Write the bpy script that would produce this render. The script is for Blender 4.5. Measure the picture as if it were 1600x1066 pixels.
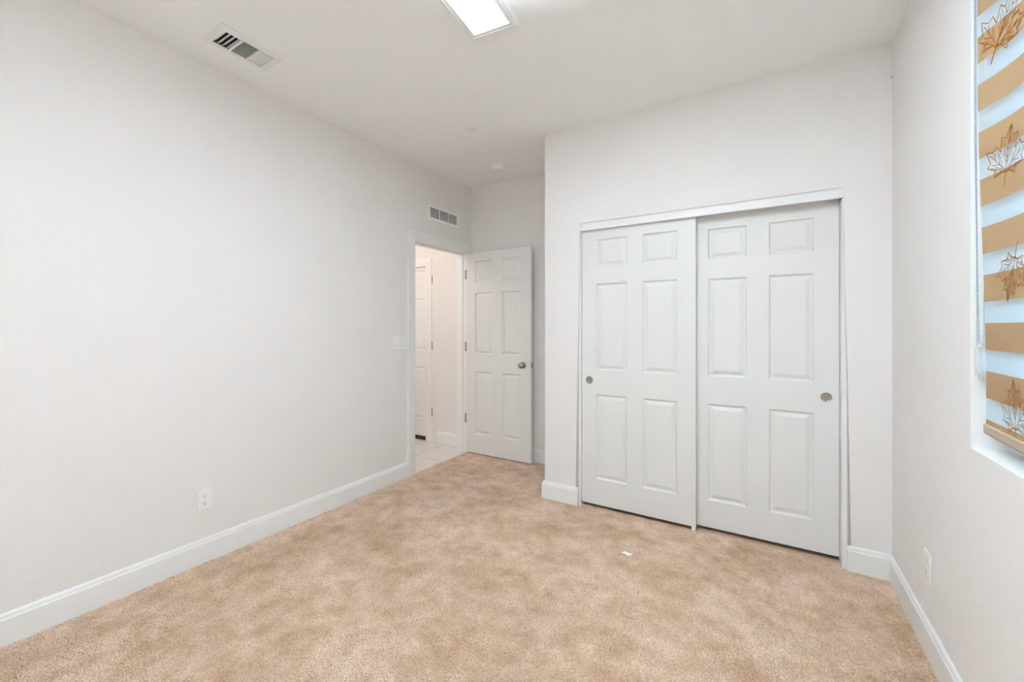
import bpy, bmesh, math, random
import numpy as np
from mathutils import Vector, Matrix

random.seed(7)
rng = np.random.default_rng(7)
SC = bpy.context.scene
COL = SC.collection
for o in list(bpy.data.objects):
    bpy.data.objects.remove(o)

# ------------------------------------------------------------------ camera, world, lights, exposure
CAM_H, YAW = 1.288, math.radians(31.35)
cam_data = bpy.data.cameras.new('camera')
cam_data.sensor_width = 36.0
cam_data.lens = 36.0 * 649.0 / 1600.0
cam_data.shift_y = -21.5 / 1600.0
cam_data.clip_start = 0.02
cam = bpy.data.objects.new('camera', cam_data)
COL.objects.link(cam)
cam.location = (0, 0, CAM_H)
cam.rotation_euler = (math.pi / 2, 0, YAW)
SC.camera = cam

world = bpy.data.worlds.new('sky')
SC.world = world
world.use_nodes = True
wbg = world.node_tree.nodes['Background']
wbg.inputs['Color'].default_value = (0.50, 0.80, 1.0, 1)
wbg.inputs['Strength'].default_value = 1.05

PANEL_STRENGTH = 6.0
HALL_POWER = 10.5

# added fill lights, out of view, bounced off the ceiling and rear wall
def fill_light(name, loc, to, energy, size):
    l = bpy.data.lights.new(name, 'AREA')
    l.shape = 'DISK'
    l.size = size
    l.energy = energy
    l.spread = math.radians(105)
    l.color = (0.83, 0.985, 1.13)
    o = bpy.data.objects.new(name, l)
    COL.objects.link(o)
    o.location = loc
    o.rotation_euler = (Vector(to) - Vector(loc)).to_track_quat('-Z', 'Y').to_euler()


fill_light('bounce_fill', (-0.50, 0.62, 2.05), (-0.50, 0.66, 2.74), 96.0, 0.4)
fill_light('rear_bounce_fill', (-0.30, -0.40, 1.30), (-0.30, -1.40, 1.45), 9.0, 0.4)

SC.view_settings.view_transform = 'Standard'
SC.view_settings.look = 'None'
SC.view_settings.gamma = 1.0
SC.view_settings.exposure = 0.68
SC.view_settings.use_curve_mapping = False
SC.cycles.max_bounces = 12
SC.cycles.diffuse_bounces = 8
SC.cycles.transparent_max_bounces = 12
SC.cycles.use_denoising = True
SC.cycles.sample_clamp_indirect = 6.0

# ------------------------------------------------------------------ dimensions
XL, XR = -2.632, 0.552          # left and right wall faces
YB = 3.50                       # alcove back wall
YR = -1.40                      # wall behind the camera
YC = 2.812                      # closet wall face
XA = -1.430                     # outer corner of the closet
ZC = 2.743                      # ceiling
WT = 0.115                      # wall thickness
XH = XL - WT                    # hall side of the left wall
YHL = 3.53                      # hall end wall


# ------------------------------------------------------------------ materials
def srgb(r, g, b):
    def f(c):
        c /= 255.0
        return c / 12.92 if c <= 0.04045 else ((c + 0.055) / 1.055) ** 2.4
    return (f(r), f(g), f(b), 1)


def base_mat(name, color, rough=0.5, metallic=0.0, spec=0.5):
    m = bpy.data.materials.new(name)
    m.use_nodes = True
    b = m.node_tree.nodes['Principled BSDF']
    b.inputs['Base Color'].default_value = color if len(color) == 4 else (*color, 1)
    b.inputs['Roughness'].default_value = rough
    b.inputs['Metallic'].default_value = metallic
    b.inputs['Specular IOR Level'].default_value = spec
    return m, b


def bump(m, b, scale, strength, dist, detail=2.0, vary=0.0):
    nt = m.node_tree
    tc = nt.nodes.new('ShaderNodeTexCoord')
    nz = nt.nodes.new('ShaderNodeTexNoise')
    nz.inputs['Scale'].default_value = scale
    nz.inputs['Detail'].default_value = detail
    nt.links.new(tc.outputs['Object'], nz.inputs['Vector'])
    bp = nt.nodes.new('ShaderNodeBump')
    bp.inputs['Strength'].default_value = strength
    bp.inputs['Distance'].default_value = dist
    nt.links.new(nz.outputs['Fac'], bp.inputs['Height'])
    nt.links.new(bp.outputs['Normal'], b.inputs['Normal'])
    if vary:
        n2 = nt.nodes.new('ShaderNodeTexNoise')
        n2.inputs['Scale'].default_value = 1.7
        n2.inputs['Detail'].default_value = 3.0
        nt.links.new(tc.outputs['Object'], n2.inputs['Vector'])
        mx = nt.nodes.new('ShaderNodeMix')
        mx.data_type = 'RGBA'
        c = b.inputs['Base Color'].default_value[:]
        mx.inputs['A'].default_value = tuple(v * (1 - vary) for v in c[:3]) + (1,)
        mx.inputs['B'].default_value = tuple(min(1, v * (1 + vary)) for v in c[:3]) + (1,)
        nt.links.new(n2.outputs['Fac'], mx.inputs['Factor'])
        nt.links.new(mx.outputs['Result'], b.inputs['Base Color'])


M = {}


def mk(key, color, rough=0.5, metallic=0.0, spec=0.5, bp=None, vary=0.0):
    m, b = base_mat(key, color, rough, metallic, spec)
    if bp:
        bump(m, b, *bp, vary=vary)
    M[key] = m
    return m, b


mk('wall_paint', (0.80, 0.775, 0.75), 0.75, spec=0.25, bp=(85, 0.4, 0.003, 3.0), vary=0.01)
mk('ceiling_paint', (0.92, 0.93, 0.93), 0.85, spec=0.2, bp=(70, 0.12, 0.002, 2.0))
mk('trim_paint', (0.835, 0.835, 0.82), 0.35, spec=0.4, bp=(30, 0.03, 0.001))
mk('door_paint', (0.755, 0.75, 0.725), 0.38, spec=0.4, bp=(220, 0.05, 0.0008))
mk('white_plastic', (0.86, 0.86, 0.85), 0.3, spec=0.5, bp=(40, 0.01, 0.001))
mk('switch_plastic', (0.88, 0.88, 0.875), 0.25, spec=0.5, bp=(40, 0.01, 0.001))
mk('white_metal', (0.84, 0.84, 0.825), 0.4, spec=0.45, bp=(60, 0.02, 0.001))
mk('dark_slot', (0.03, 0.028, 0.026), 0.7, bp=(60, 0.05, 0.001))
mk('duct_metal', (0.16, 0.16, 0.155), 0.6, metallic=0.3, bp=(30, 0.1, 0.002))
mk('nickel', (0.40, 0.365, 0.33), 0.28, metallic=1.0, bp=(300, 0.03, 0.0005))
mk('brushed_pull', (0.30, 0.27, 0.24), 0.42, metallic=1.0, bp=(400, 0.08, 0.0005))
mk('hinge_metal', (0.30, 0.275, 0.25), 0.4, metallic=1.0, bp=(200, 0.03, 0.0005))
mk('black_rubber', (0.016, 0.012, 0.011), 0.6, bp=(80, 0.1, 0.001))
mk('vinyl', (0.85, 0.87, 0.88), 0.35, bp=(40, 0.01, 0.001))
mk('paper', (0.95, 0.95, 0.95), 0.7, bp=(90, 0.3, 0.002))
mk('blind_rail', (0.38, 0.29, 0.205), 0.6, bp=(300, 0.1, 0.0005))
mk('chain_plastic', (0.22, 0.24, 0.27), 0.35, bp=(60, 0.02, 0.0005))
mk('nail_steel', (0.12, 0.11, 0.10), 0.4, metallic=0.9, bp=(60, 0.02, 0.0005))

# luminous diffuser of the ceiling light
m = bpy.data.materials.new('led_diffuser')
m.use_nodes = True
nt = m.node_tree
nt.nodes.clear()
out = nt.nodes.new('ShaderNodeOutputMaterial')
em = nt.nodes.new('ShaderNodeEmission')
em.inputs['Color'].default_value = (0.83, 0.98, 1.14, 1)
em.inputs['Strength'].default_value = PANEL_STRENGTH
nt.links.new(em.outputs[0], out.inputs['Surface'])
M['led_diffuser'] = m
m = m.copy()
m.name = 'hall_diffuser'
m.node_tree.nodes['Emission'].inputs['Color'].default_value = (0.95, 0.90, 0.86, 1)
m.node_tree.nodes['Emission'].inputs['Strength'].default_value = 6.0
M['hall_diffuser'] = m

# hall floor tile, 45 cm squares with thin grout lines
m, b = base_mat('floor_tile', (0.72, 0.66, 0.60, 1), 0.35, spec=0.4)
nt = m.node_tree
tc = nt.nodes.new('ShaderNodeTexCoord')
sep = nt.nodes.new('ShaderNodeSeparateXYZ')
nt.links.new(tc.outputs['Object'], sep.inputs[0])


def mnode(op, a, bv=None):
    n = nt.nodes.new('ShaderNodeMath')
    n.operation = op
    for i, v in enumerate((a, bv)):
        if v is None:
            continue
        if isinstance(v, (int, float)):
            n.inputs[i].default_value = v
        else:
            nt.links.new(v, n.inputs[i])
    return n.outputs[0]


def grout(sock, off):
    t = mnode('ADD', mnode('MULTIPLY', mnode('ADD', sock, -off), 1 / 0.45), 100.0)
    fr = mnode('ABSOLUTE', mnode('SUBTRACT', mnode('FRACT', t), 0.5))
    return mnode('GREATER_THAN', fr, 0.5 - 0.0035 / 0.45)


g = mnode('MAXIMUM', grout(sep.outputs[0], -3.0), grout(sep.outputs[1], 3.06))
nz = nt.nodes.new('ShaderNodeTexNoise')
nz.inputs['Scale'].default_value = 9.0
nz.inputs['Detail'].default_value = 5.0
nt.links.new(tc.outputs['Object'], nz.inputs['Vector'])
mx0 = nt.nodes.new('ShaderNodeMix')
mx0.data_type = 'RGBA'
mx0.inputs['A'].default_value = (0.66, 0.60, 0.55, 1)
mx0.inputs['B'].default_value = (0.76, 0.71, 0.66, 1)
nt.links.new(nz.outputs['Fac'], mx0.inputs['Factor'])
mx = nt.nodes.new('ShaderNodeMix')
mx.data_type = 'RGBA'
nt.links.new(g, mx.inputs['Factor'])
nt.links.new(mx0.outputs['Result'], mx.inputs['A'])
mx.inputs['B'].default_value = (0.45, 0.40, 0.36, 1)
nt.links.new(mx.outputs['Result'], b.inputs['Base Color'])
M['floor_tile'] = m


# carpet yarn: mottled beige with per-tuft colour differences
m, b = base_mat('carpet_yarn', (0.6, 0.4, 0.28, 1), 0.95, spec=0.1)
nt = m.node_tree
tc = nt.nodes.new('ShaderNodeTexCoord')
at = nt.nodes.new('ShaderNodeAttribute')
at.attribute_name = 'tone'
n1 = nt.nodes.new('ShaderNodeTexNoise')
n1.inputs['Scale'].default_value = 3.2
n1.inputs['Detail'].default_value = 5.0
n1.inputs['Roughness'].default_value = 0.6
nt.links.new(tc.outputs['Object'], n1.inputs['Vector'])
r1 = nt.nodes.new('ShaderNodeValToRGB')
r1.color_ramp.elements[0].position = 0.38
r1.color_ramp.elements[0].color = (0.55, 0.372, 0.245, 1)
r1.color_ramp.elements[1].position = 0.61
r1.color_ramp.elements[1].color = (0.80, 0.615, 0.472, 1)
n2 = nt.nodes.new('ShaderNodeTexNoise')
n2.inputs['Scale'].default_value = 11.0
n2.inputs['Detail'].default_value = 4.0
nt.links.new(tc.outputs['Object'], n2.inputs['Vector'])
av = nt.nodes.new('ShaderNodeMix')
av.inputs['Factor'].default_value = 0.42
nt.links.new(n1.outputs['Fac'], av.inputs['A'])
nt.links.new(n2.outputs['Fac'], av.inputs['B'])
nt.links.new(av.outputs['Result'], r1.inputs['Fac'])
mt = nt.nodes.new('ShaderNodeMapRange')
mt.inputs['To Min'].default_value = 0.70
mt.inputs['To Max'].default_value = 1.10
nt.links.new(at.outputs['Fac'], mt.inputs['Value'])
mul = nt.nodes.new('ShaderNodeVectorMath')
mul.operation = 'SCALE'
nt.links.new(r1.outputs['Color'], mul.inputs[0])
nt.links.new(mt.outputs['Result'], mul.inputs['Scale'])
nt.links.new(mul.outputs[0], b.inputs['Base Color'])
M['carpet_yarn'] = m

mk('carpet_backing', (0.60, 0.42, 0.29), 0.95, spec=0.1, bp=(180, 0.8, 0.01, 4.0))


def mix_shader(name, parts):
    """parts: [(node type, {input: value}, weight)] mixed by weight."""
    m = bpy.data.materials.new(name)
    m.use_nodes = True
    nt = m.node_tree
    nt.nodes.clear()
    out = nt.nodes.new('ShaderNodeOutputMaterial')
    cur, tot = None, 0.0
    for typ, ins, w in parts:
        n = nt.nodes.new(typ)
        for k, v in ins.items():
            n.inputs[k].default_value = v
        if cur is None:
            cur, tot = n.outputs[0], w
        else:
            mxs = nt.nodes.new('ShaderNodeMixShader')
            tot += w
            mxs.inputs['Fac'].default_value = w / tot
            nt.links.new(cur, mxs.inputs[1])
            nt.links.new(n.outputs[0], mxs.inputs[2])
            cur = mxs.outputs[0]
    nt.links.new(cur, out.inputs['Surface'])
    M[name] = m
    return m


mix_shader('sheer', [('ShaderNodeBsdfTransparent', {'Color': (0.97, 0.98, 1, 1)}, 0.22),
                     ('ShaderNodeBsdfTranslucent', {'Color': (0.90, 0.94, 0.97, 1)}, 0.43),
                     ('ShaderNodeBsdfDiffuse', {'Color': (0.86, 0.90, 0.92, 1)}, 0.35)])
mix_shader('back_sheer', [('ShaderNodeBsdfTransparent', {'Color': (0.97, 0.985, 1, 1)}, 0.72),
                          ('ShaderNodeBsdfTranslucent', {'Color': (0.90, 0.94, 0.97, 1)}, 0.18),
                          ('ShaderNodeBsdfDiffuse', {'Color': (0.88, 0.90, 0.92, 1)}, 0.10)])
mix_shader('blind_band', [('ShaderNodeBsdfDiffuse', {'Color': srgb(156, 129, 99)}, 0.92),
                          ('ShaderNodeBsdfTranslucent', {'Color': srgb(160, 118, 78)}, 0.08)])
mix_shader('blind_print', [('ShaderNodeBsdfDiffuse', {'Color': srgb(138, 88, 34)}, 0.72),
                           ('ShaderNodeBsdfTranslucent', {'Color': srgb(200, 128, 44)}, 0.28)])
mix_shader('window_glass', [('ShaderNodeBsdfTransparent', {'Color': (0.95, 0.97, 0.97, 1)}, 0.93),
                            ('ShaderNodeBsdfGlossy', {'Color': (1, 1, 1, 1), 'Roughness': 0.02}, 0.07)])
mix_shader('clear_plastic', [('ShaderNodeBsdfTransparent', {'Color': (0.95, 0.97, 0.98, 1)}, 0.35),
                             ('ShaderNodeBsdfDiffuse', {'Color': (0.85, 0.88, 0.9, 1)}, 0.5),
                             ('ShaderNodeBsdfGlossy', {'Color': (1, 1, 1, 1), 'Roughness': 0.15}, 0.15)])

# ------------------------------------------------------------------ mesh helpers
ORIGIN = {}


def obj(name, bm, mat, parent=None, origin=None, smooth=None):
    """One mesh object. Geometry is given in world space and stored about origin (or about the parent's)."""
    if parent is not None:
        origin = ORIGIN[parent.name]
    origin = Vector(origin if origin is not None else (0, 0, 0))
    bmesh.ops.recalc_face_normals(bm, faces=bm.faces)
    bmesh.ops.translate(bm, verts=bm.verts, vec=-origin)
    me = bpy.data.meshes.new(name)
    bm.to_mesh(me)
    bm.free()
    for k in (mat if isinstance(mat, (list, tuple)) else [mat]):
        me.materials.append(M[k])
    if smooth:
        me.polygons.foreach_set('use_smooth', [True] * len(me.polygons))
        try:
            me.set_sharp_from_angle(angle=math.radians(smooth))
        except Exception:
            pass
    o = bpy.data.objects.new(name, me)
    COL.objects.link(o)
    if parent is not None:
        o.parent = parent
    else:
        o.location = origin
    ORIGIN[o.name] = origin
    return o


def tag(o, label=None, cat=None, group=None, kind=None):
    for k, v in (('label', label), ('category', cat), ('group', group), ('kind', kind)):
        if v:
            o[k] = v
    return o


def thing(name, label, cat, loc, group=None, kind=None):
    o = bpy.data.objects.new(name, None)
    o.empty_display_size = 0.05
    COL.objects.link(o)
    o.location = loc
    ORIGIN[o.name] = Vector(loc)
    return tag(o, label, cat, group, kind)


def box(bm, a, b, bev=0.0, seg=2, mi=0):
    a, b = Vector(a), Vector(b)
    lo = Vector([min(a[i], b[i]) for i in range(3)])
    hi = Vector([max(a[i], b[i]) for i in range(3)])
    vs = [bm.verts.new((x, y, z)) for x in (lo.x, hi.x) for y in (lo.y, hi.y) for z in (lo.z, hi.z)]
    fs = [bm.faces.new([vs[i] for i in f]) for f in
          ((0, 1, 3, 2), (4, 6, 7, 5), (0, 4, 5, 1), (2, 3, 7, 6), (0, 2, 6, 4), (1, 5, 7, 3))]
    for f in fs:
        f.material_index = mi
    if bev:
        es = list({e for f in fs for e in f.edges})
        r = bmesh.ops.bevel(bm, geom=es, offset=bev, segments=seg, profile=0.5, affect='EDGES')
        for f in r['faces']:
            f.material_index = mi
    return vs


def boxes(*specs):
    bm = bmesh.new()
    for s in specs:
        box(bm, *s)
    return bm


def xform(bm, verts, mat):
    bmesh.ops.transform(bm, matrix=mat, verts=verts)


def lathe(bm, prof, center, axis, n=32, mi=0):
    """Surface of revolution: prof = [(radius, height)], along axis from center."""
    axis = Vector(axis).normalized()
    t = Vector((0, 0, 1)) if abs(axis.z) < 0.9 else Vector((1, 0, 0))
    u = axis.cross(t).normalized()
    v = axis.cross(u)
    c = Vector(center)
    rings = []
    for r, hgt in prof:
        if r < 1e-6:
            rings.append([bm.verts.new(c + axis * hgt)])
        else:
            rings.append([bm.verts.new(c + axis * hgt + (u * math.cos(2 * math.pi * i / n) + v * math.sin(2 * math.pi * i / n)) * r)
                          for i in range(n)])
    for a, b in zip(rings, rings[1:]):
        for i in range(n):
            j = (i + 1) % n
            if len(a) == 1 and len(b) == 1:
                continue
            if len(a) == 1:
                f = bm.faces.new((a[0], b[i], b[j]))
            elif len(b) == 1:
                f = bm.faces.new((a[i], a[j], b[0]))
            else:
                f = bm.faces.new((a[i], a[j], b[j], b[i]))
            f.material_index = mi


def sweep(bm, pts, nrm, prof, flip=False):
    """Sweep prof [(u, v)] along the open polyline pts lying in the plane of normal nrm, mitred: u sideways in that plane, v along nrm."""
    nrm = Vector(nrm)
    P = [Vector(p) for p in pts]
    sides = []
    for a, b in zip(P, P[1:]):
        d = (b - a).normalized()
        s = d.cross(nrm)
        sides.append(-s if flip else s)
    rings = []
    for i, p in enumerate(P):
        if i == 0:
            m_ = sides[0]
        elif i == len(P) - 1:
            m_ = sides[-1]
        else:
            m_ = sides[i - 1] + sides[i]
            m_ = m_ / max(0.2, m_.dot(sides[i]))
        rings.append([bm.verts.new(p + m_ * u + nrm * v) for u, v in prof])
    n = len(prof)
    for a, b in zip(rings, rings[1:]):
        for i in range(n):
            j = (i + 1) % n
            bm.faces.new((a[i], a[j], b[j], b[i]))
    bm.faces.new(rings[0])
    bm.faces.new(list(reversed(rings[-1])))


def slab(axis, face, back, u0, u1, v0, v1, holes=()):
    """A slab normal to axis between face and back, with rectangular holes (u0, u1, v0, v1)."""
    bm = bmesh.new()
    us = sorted({u0, u1, *[min(max(x, u0), u1) for h in holes for x in h[:2]]})
    vs = sorted({v0, v1, *[min(max(x, v0), v1) for h in holes for x in h[2:]]})
    solid = {}
    for i in range(len(us) - 1):
        for j in range(len(vs) - 1):
            cu, cv = (us[i] + us[i + 1]) / 2, (vs[j] + vs[j + 1]) / 2
            solid[i, j] = not any(h[0] < cu < h[1] and h[2] < cv < h[3] for h in holes)
    cache = {}

    def V(i, j, k):
        if (i, j, k) not in cache:
            d = face if k == 0 else back
            u, v = us[i], vs[j]
            cache[i, j, k] = bm.verts.new({'x': (d, u, v), 'y': (u, d, v), 'z': (u, v, d)}[axis])
        return cache[i, j, k]

    for (i, j), s in solid.items():
        if not s:
            continue
        for k in (0, 1):
            bm.faces.new([V(i, j, k), V(i + 1, j, k), V(i + 1, j + 1, k), V(i, j + 1, k)])
        for (di, dj, e) in ((-1, 0, ((i, j), (i, j + 1))), (1, 0, ((i + 1, j), (i + 1, j + 1))),
                            (0, -1, ((i, j), (i + 1, j))), (0, 1, ((i, j + 1), (i + 1, j + 1)))):
            if not solid.get((i + di, j + dj), False):
                (a, b_), (c, d_) = e
                bm.faces.new([V(a, b_, 0), V(c, d_, 0), V(c, d_, 1), V(a, b_, 1)])
    return bm


def struct(name, bm, mat, label=None, cat=None, smooth=None):
    o = obj(name, bm, mat, smooth=smooth)
    return tag(o, label, cat, kind='structure')


# ------------------------------------------------------------------ room shell
VENT = (-2.400, -2.255, 1.005, 1.250)            # opening of the ceiling register
GRILLE = (2.866, 3.250, 2.301, 2.396)            # opening of the wall grille
DOOR_Y0, DOOR_Y1, DOOR_Z = 2.672, 3.412, 2.047   # clear opening of the bedroom door
WIN_Y0, WIN_Y1, WIN_Z0, WIN_Z1 = 0.62, 1.8635, 0.910, 2.42

struct('floor', slab('z', -0.0075, -0.12, XL + 0.001, XR + 0.15, YR - 0.1, YB + 0.1), 'carpet_backing',
       'bedroom floor base beneath the beige carpet', 'floor')
struct('floor_hall', slab('z', 0.0, -0.12, -4.35, XL + 0.0005, 1.6, YHL + 0.12), 'floor_tile',
       'pale cream square floor tiles of the hallway seen through the open door', 'tile floor')
struct('ceiling', slab('z', ZC, ZC + 0.14, -4.35, XR + 0.15, YR - 0.1, YHL + 0.12, [VENT]), 'ceiling_paint',
       'plain white ceiling above the bedroom', 'ceiling')
struct('wall_left', slab('x', XL, XH, YR, YB, -0.12, ZC,
                         [(DOOR_Y0 - 0.018, DOOR_Y1 + 0.018, -0.2, DOOR_Z + 0.018), GRILLE]), 'wall_paint',
       'long off-white left wall with the doorway at its far end', 'wall')
struct('wall_back', slab('y', YB, YHL + 0.12, XH, XR + 0.15, -0.12, ZC), 'wall_paint',
       'shaded beige alcove wall behind the open door', 'wall')
struct('wall_alcove', slab('x', XA, XA + 0.115, YC + 0.115, YB, -0.12, ZC), 'wall_paint',
       'side wall of the closet facing the alcove', 'wall')
struct('wall_rear', slab('y', YR, YR - 0.1, XL - 0.115, XR + 0.15, -0.12, ZC), 'wall_paint',
       'plain wall behind the camera', 'wall')

# closet wall with bullnose corners round the opening and at the outer corner
CX0, CX1, CZ = -1.1565, 0.374, 2.052
bm = bmesh.new()
prof = [(XA, -0.012), (CX0, -0.012), (CX0, CZ), (CX1, CZ), (CX1, -0.012), (XR, -0.012), (XR, ZC), (XA, ZC)]
front = [bm.verts.new((x, YC, z)) for x, z in prof]
back = [bm.verts.new((x, YC + 0.115, z)) for x, z in prof]
bm.faces.new(front)
bm.faces.new(list(reversed(back)))
for i in range(len(prof)):
    j = (i + 1) % len(prof)
    bm.faces.new((front[i], back[i], back[j], front[j]))
bm.edges.ensure_lookup_table()
es = []
for e in bm.edges:
    a, b_ = e.verts
    if all(abs(v.co.y - YC) < 1e-5 for v in e.verts):
        vert = abs(a.co.x - b_.co.x) < 1e-5
        if vert and abs(a.co.x - XR) > 1e-3:
            es.append(e)
        elif not vert and abs(a.co.z - CZ) < 1e-4:
            es.append(e)
bmesh.ops.bevel(bm, geom=es, offset=0.017, segments=6, profile=0.5, affect='EDGES')
bmesh.ops.triangulate(bm, faces=[f for f in bm.faces if len(f.verts) > 4])
struct('wall_closet', bm, 'wall_paint', 'off-white wall with rounded corners around the sliding closet doors', 'wall', smooth=40)

# right wall with a rounded window recess
bm = bmesh.new()
y0, y1, z0, z1 = YR, YB, -0.12, ZC
WD = 0.15
outer = [(y0, z0), (y1, z0), (y1, z1), (y0, z1)]
inner = [(WIN_Y0, WIN_Z0), (WIN_Y1, WIN_Z0), (WIN_Y1, WIN_Z1), (WIN_Y0, WIN_Z1)]
vo = [[bm.verts.new((XR + d, y, z)) for y, z in outer] for d in (0, WD)]
vi = [[bm.verts.new((XR + d, y, z)) for y, z in inner] for d in (0, WD)]
for i in range(4):
    j = (i + 1) % 4
    for k in (0, 1):
        bm.faces.new((vo[k][i], vo[k][j], vi[k][j], vi[k][i]))
    bm.faces.new((vo[0][i], vo[1][i], vo[1][j], vo[0][j]))
    bm.faces.new((vi[0][i], vi[0][j], vi[1][j], vi[1][i]))
es = [e for e in bm.edges if all(v in vi[0] for v in e.verts)]
bmesh.ops.bevel(bm, geom=es, offset=0.004, segments=3, profile=0.5, affect='EDGES')
struct('wall_right', bm, 'wall_paint', 'off-white right wall with the recessed window', 'wall', smooth=40)

# hallway
HDX0, HDX1, HDZ = -3.972, -3.205, 2.062            # hall door opening
struct('wall_hall_end', slab('y', YHL, YHL + 0.12, -4.35, XH, -0.12, ZC, [(HDX0 - 0.015, HDX1 + 0.015, -0.2, HDZ + 0.015)]),
       'wall_paint', 'warm lit hallway wall beside the hall door', 'wall')
struct('wall_hall_far', slab('x', -4.25, -4.35, 1.6, YHL, -0.12, ZC), 'wall_paint', 'far side wall of the hallway', 'wall')
struct('wall_hall_near', slab('y', 1.7, 1.6, -4.25, XH, -0.12, ZC), 'wall_paint', 'near end wall of the hallway', 'wall')

# baseboards
BP = [(0, -0.012), (0.0135, -0.012), (0.0135, 0.102), (0.0125, 0.107), (0.0098, 0.111), (0.0090, 0.118), (0.0060, 0.126), (0.003, 0.130), (0, 0.130)]


def baseboard(name, pts, label, flip=False):
    bm = bmesh.new()
    sweep(bm, [(x, y, 0) for x, y in pts], (0, 0, 1), BP, flip)
    struct(name, bm, 'trim_paint', label, 'baseboard')


CASE_Y0, CASE_Y1 = DOOR_Y0 - 0.086, DOOR_Y1 + 0.086
baseboard('baseboard_left', [(XL, YR), (XL, CASE_Y0)], 'tall white baseboard along the left wall')
baseboard('baseboard_back', [(XL + 0.002, YB), (XA, YB)], 'white baseboard on the alcove wall behind the open door')
baseboard('baseboard_closet', [(XA, YB - 0.014), (XA, YC), (CX0 + 0.003, YC)], 'white baseboard wrapping the closet corner left of the sliding doors')
baseboard('baseboard_right', [(CX1 - 0.003, YC), (XR, YC), (XR, YR)], 'white baseboard turning the corner right of the closet doors')
baseboard('baseboard_rear', [(XR, YR), (XL, YR)], 'white baseboard along the wall behind the camera')
baseboard('baseboard_hall', [(HDX1 + 0.083, YHL), (XH, YHL)], 'short white baseboard in the hallway beside the hall door')

# bedroom door casing, jamb and stop
CP = [(0, 0), (0, 0.010), (0.006, 0.0125), (0.048, 0.0135), (0.053, 0.0165), (0.060, 0.0170), (0.066, 0.0150), (0.070, 0.0165), (0.0855, 0.0175), (0.0855, 0)]
bm = bmesh.new()
sweep(bm, [(XL, DOOR_Y0, -0.012), (XL, DOOR_Y0, DOOR_Z), (XL, DOOR_Y1, DOOR_Z), (XL, DOOR_Y1, -0.012)], (1, 0, 0), CP, True)
struct('trim_1', bm, 'trim_paint', 'white casing around the bedroom doorway', 'door casing')
bm = bmesh.new()
J = 0.018
for (a, b_) in (((XH, DOOR_Y0 - J, -0.005), (XL, DOOR_Y0, DOOR_Z + J)),
                ((XH, DOOR_Y1, -0.005), (XL, DOOR_Y1 + J, DOOR_Z + J)),
                ((XH, DOOR_Y0, DOOR_Z), (XL, DOOR_Y1, DOOR_Z + J)),
                ((XL - 0.075, DOOR_Y0, 0), (XL - 0.039, DOOR_Y0 + 0.011, DOOR_Z)),
                ((XL - 0.075, DOOR_Y1 - 0.011, 0), (XL - 0.039, DOOR_Y1, DOOR_Z)),
                ((XL - 0.075, DOOR_Y0 + 0.011, DOOR_Z - 0.011), (XL - 0.039, DOOR_Y1 - 0.011, DOOR_Z))):
    box(bm, a, b_)
jamb = struct('trim_2', bm, 'trim_paint', 'white jamb lining the bedroom doorway', 'door jamb')
bm = boxes(((XL - 0.034, DOOR_Y0 - 0.001, 0.905), (XL - 0.004, DOOR_Y0 + 0.0016, 0.962), 0.0005, 1))
tag(obj('strike_plate', bm, 'nickel', jamb), 'nickel strike plate')
# hall side casing of the bedroom doorway
bm = bmesh.new()
sweep(bm, [(XH, DOOR_Y0, 0), (XH, DOOR_Y0, DOOR_Z), (XH, DOOR_Y1, DOOR_Z), (XH, DOOR_Y1, 0)], (-1, 0, 0), CP, False)
struct('trim_3', bm, 'trim_paint', 'white casing on the hallway side of the bedroom doorway', 'door casing')
# hall door casing + jamb
bm = bmesh.new()
HC = [(u * 0.95, v) for u, v in CP]
sweep(bm, [(HDX0, YHL, 0), (HDX0, YHL, HDZ), (HDX1, YHL, HDZ), (HDX1, YHL, 0)], (0, -1, 0), HC, False)
for (a, b_) in (((HDX0 - 0.015, YHL, 0), (HDX0, YHL + 0.115, HDZ + 0.015)), ((HDX1, YHL, 0), (HDX1 + 0.015, YHL + 0.115, HDZ + 0.015)),
                ((HDX0, YHL, HDZ), (HDX1, YHL + 0.115, HDZ + 0.015))):
    box(bm, a, b_)
struct('trim_4', bm, 'trim_paint', 'white casing around the hall door', 'door casing')

# closet header fascia and side jambs
bm = boxes(((CX0 + 0.0015, YC + 0.008, 1.983), (CX1 - 0.002, YC + 0.025, 2.049), 0.0015, 2))
struct('trim_5', bm, 'trim_paint', 'white fascia board across the top of the closet doors', 'fascia')
for nm, x0, x1, dy, lab in (('trim_6', CX0 - 0.001, CX0 + 0.0155, 0.026, 'narrow white jamb strip at the left end of the closet doors'),
                        ('trim_7', CX1 - 0.0225, CX1 + 0.001, 0.0155, 'narrow white jamb strip at the right end of the closet doors')):
    struct(nm, boxes(((x0, YC + dy, -0.012), (x1, YC + 0.114, 1.9825 if dy < 0.02 else 2.05), 0.0015, 2)), 'trim_paint', lab, 'jamb')


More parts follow.
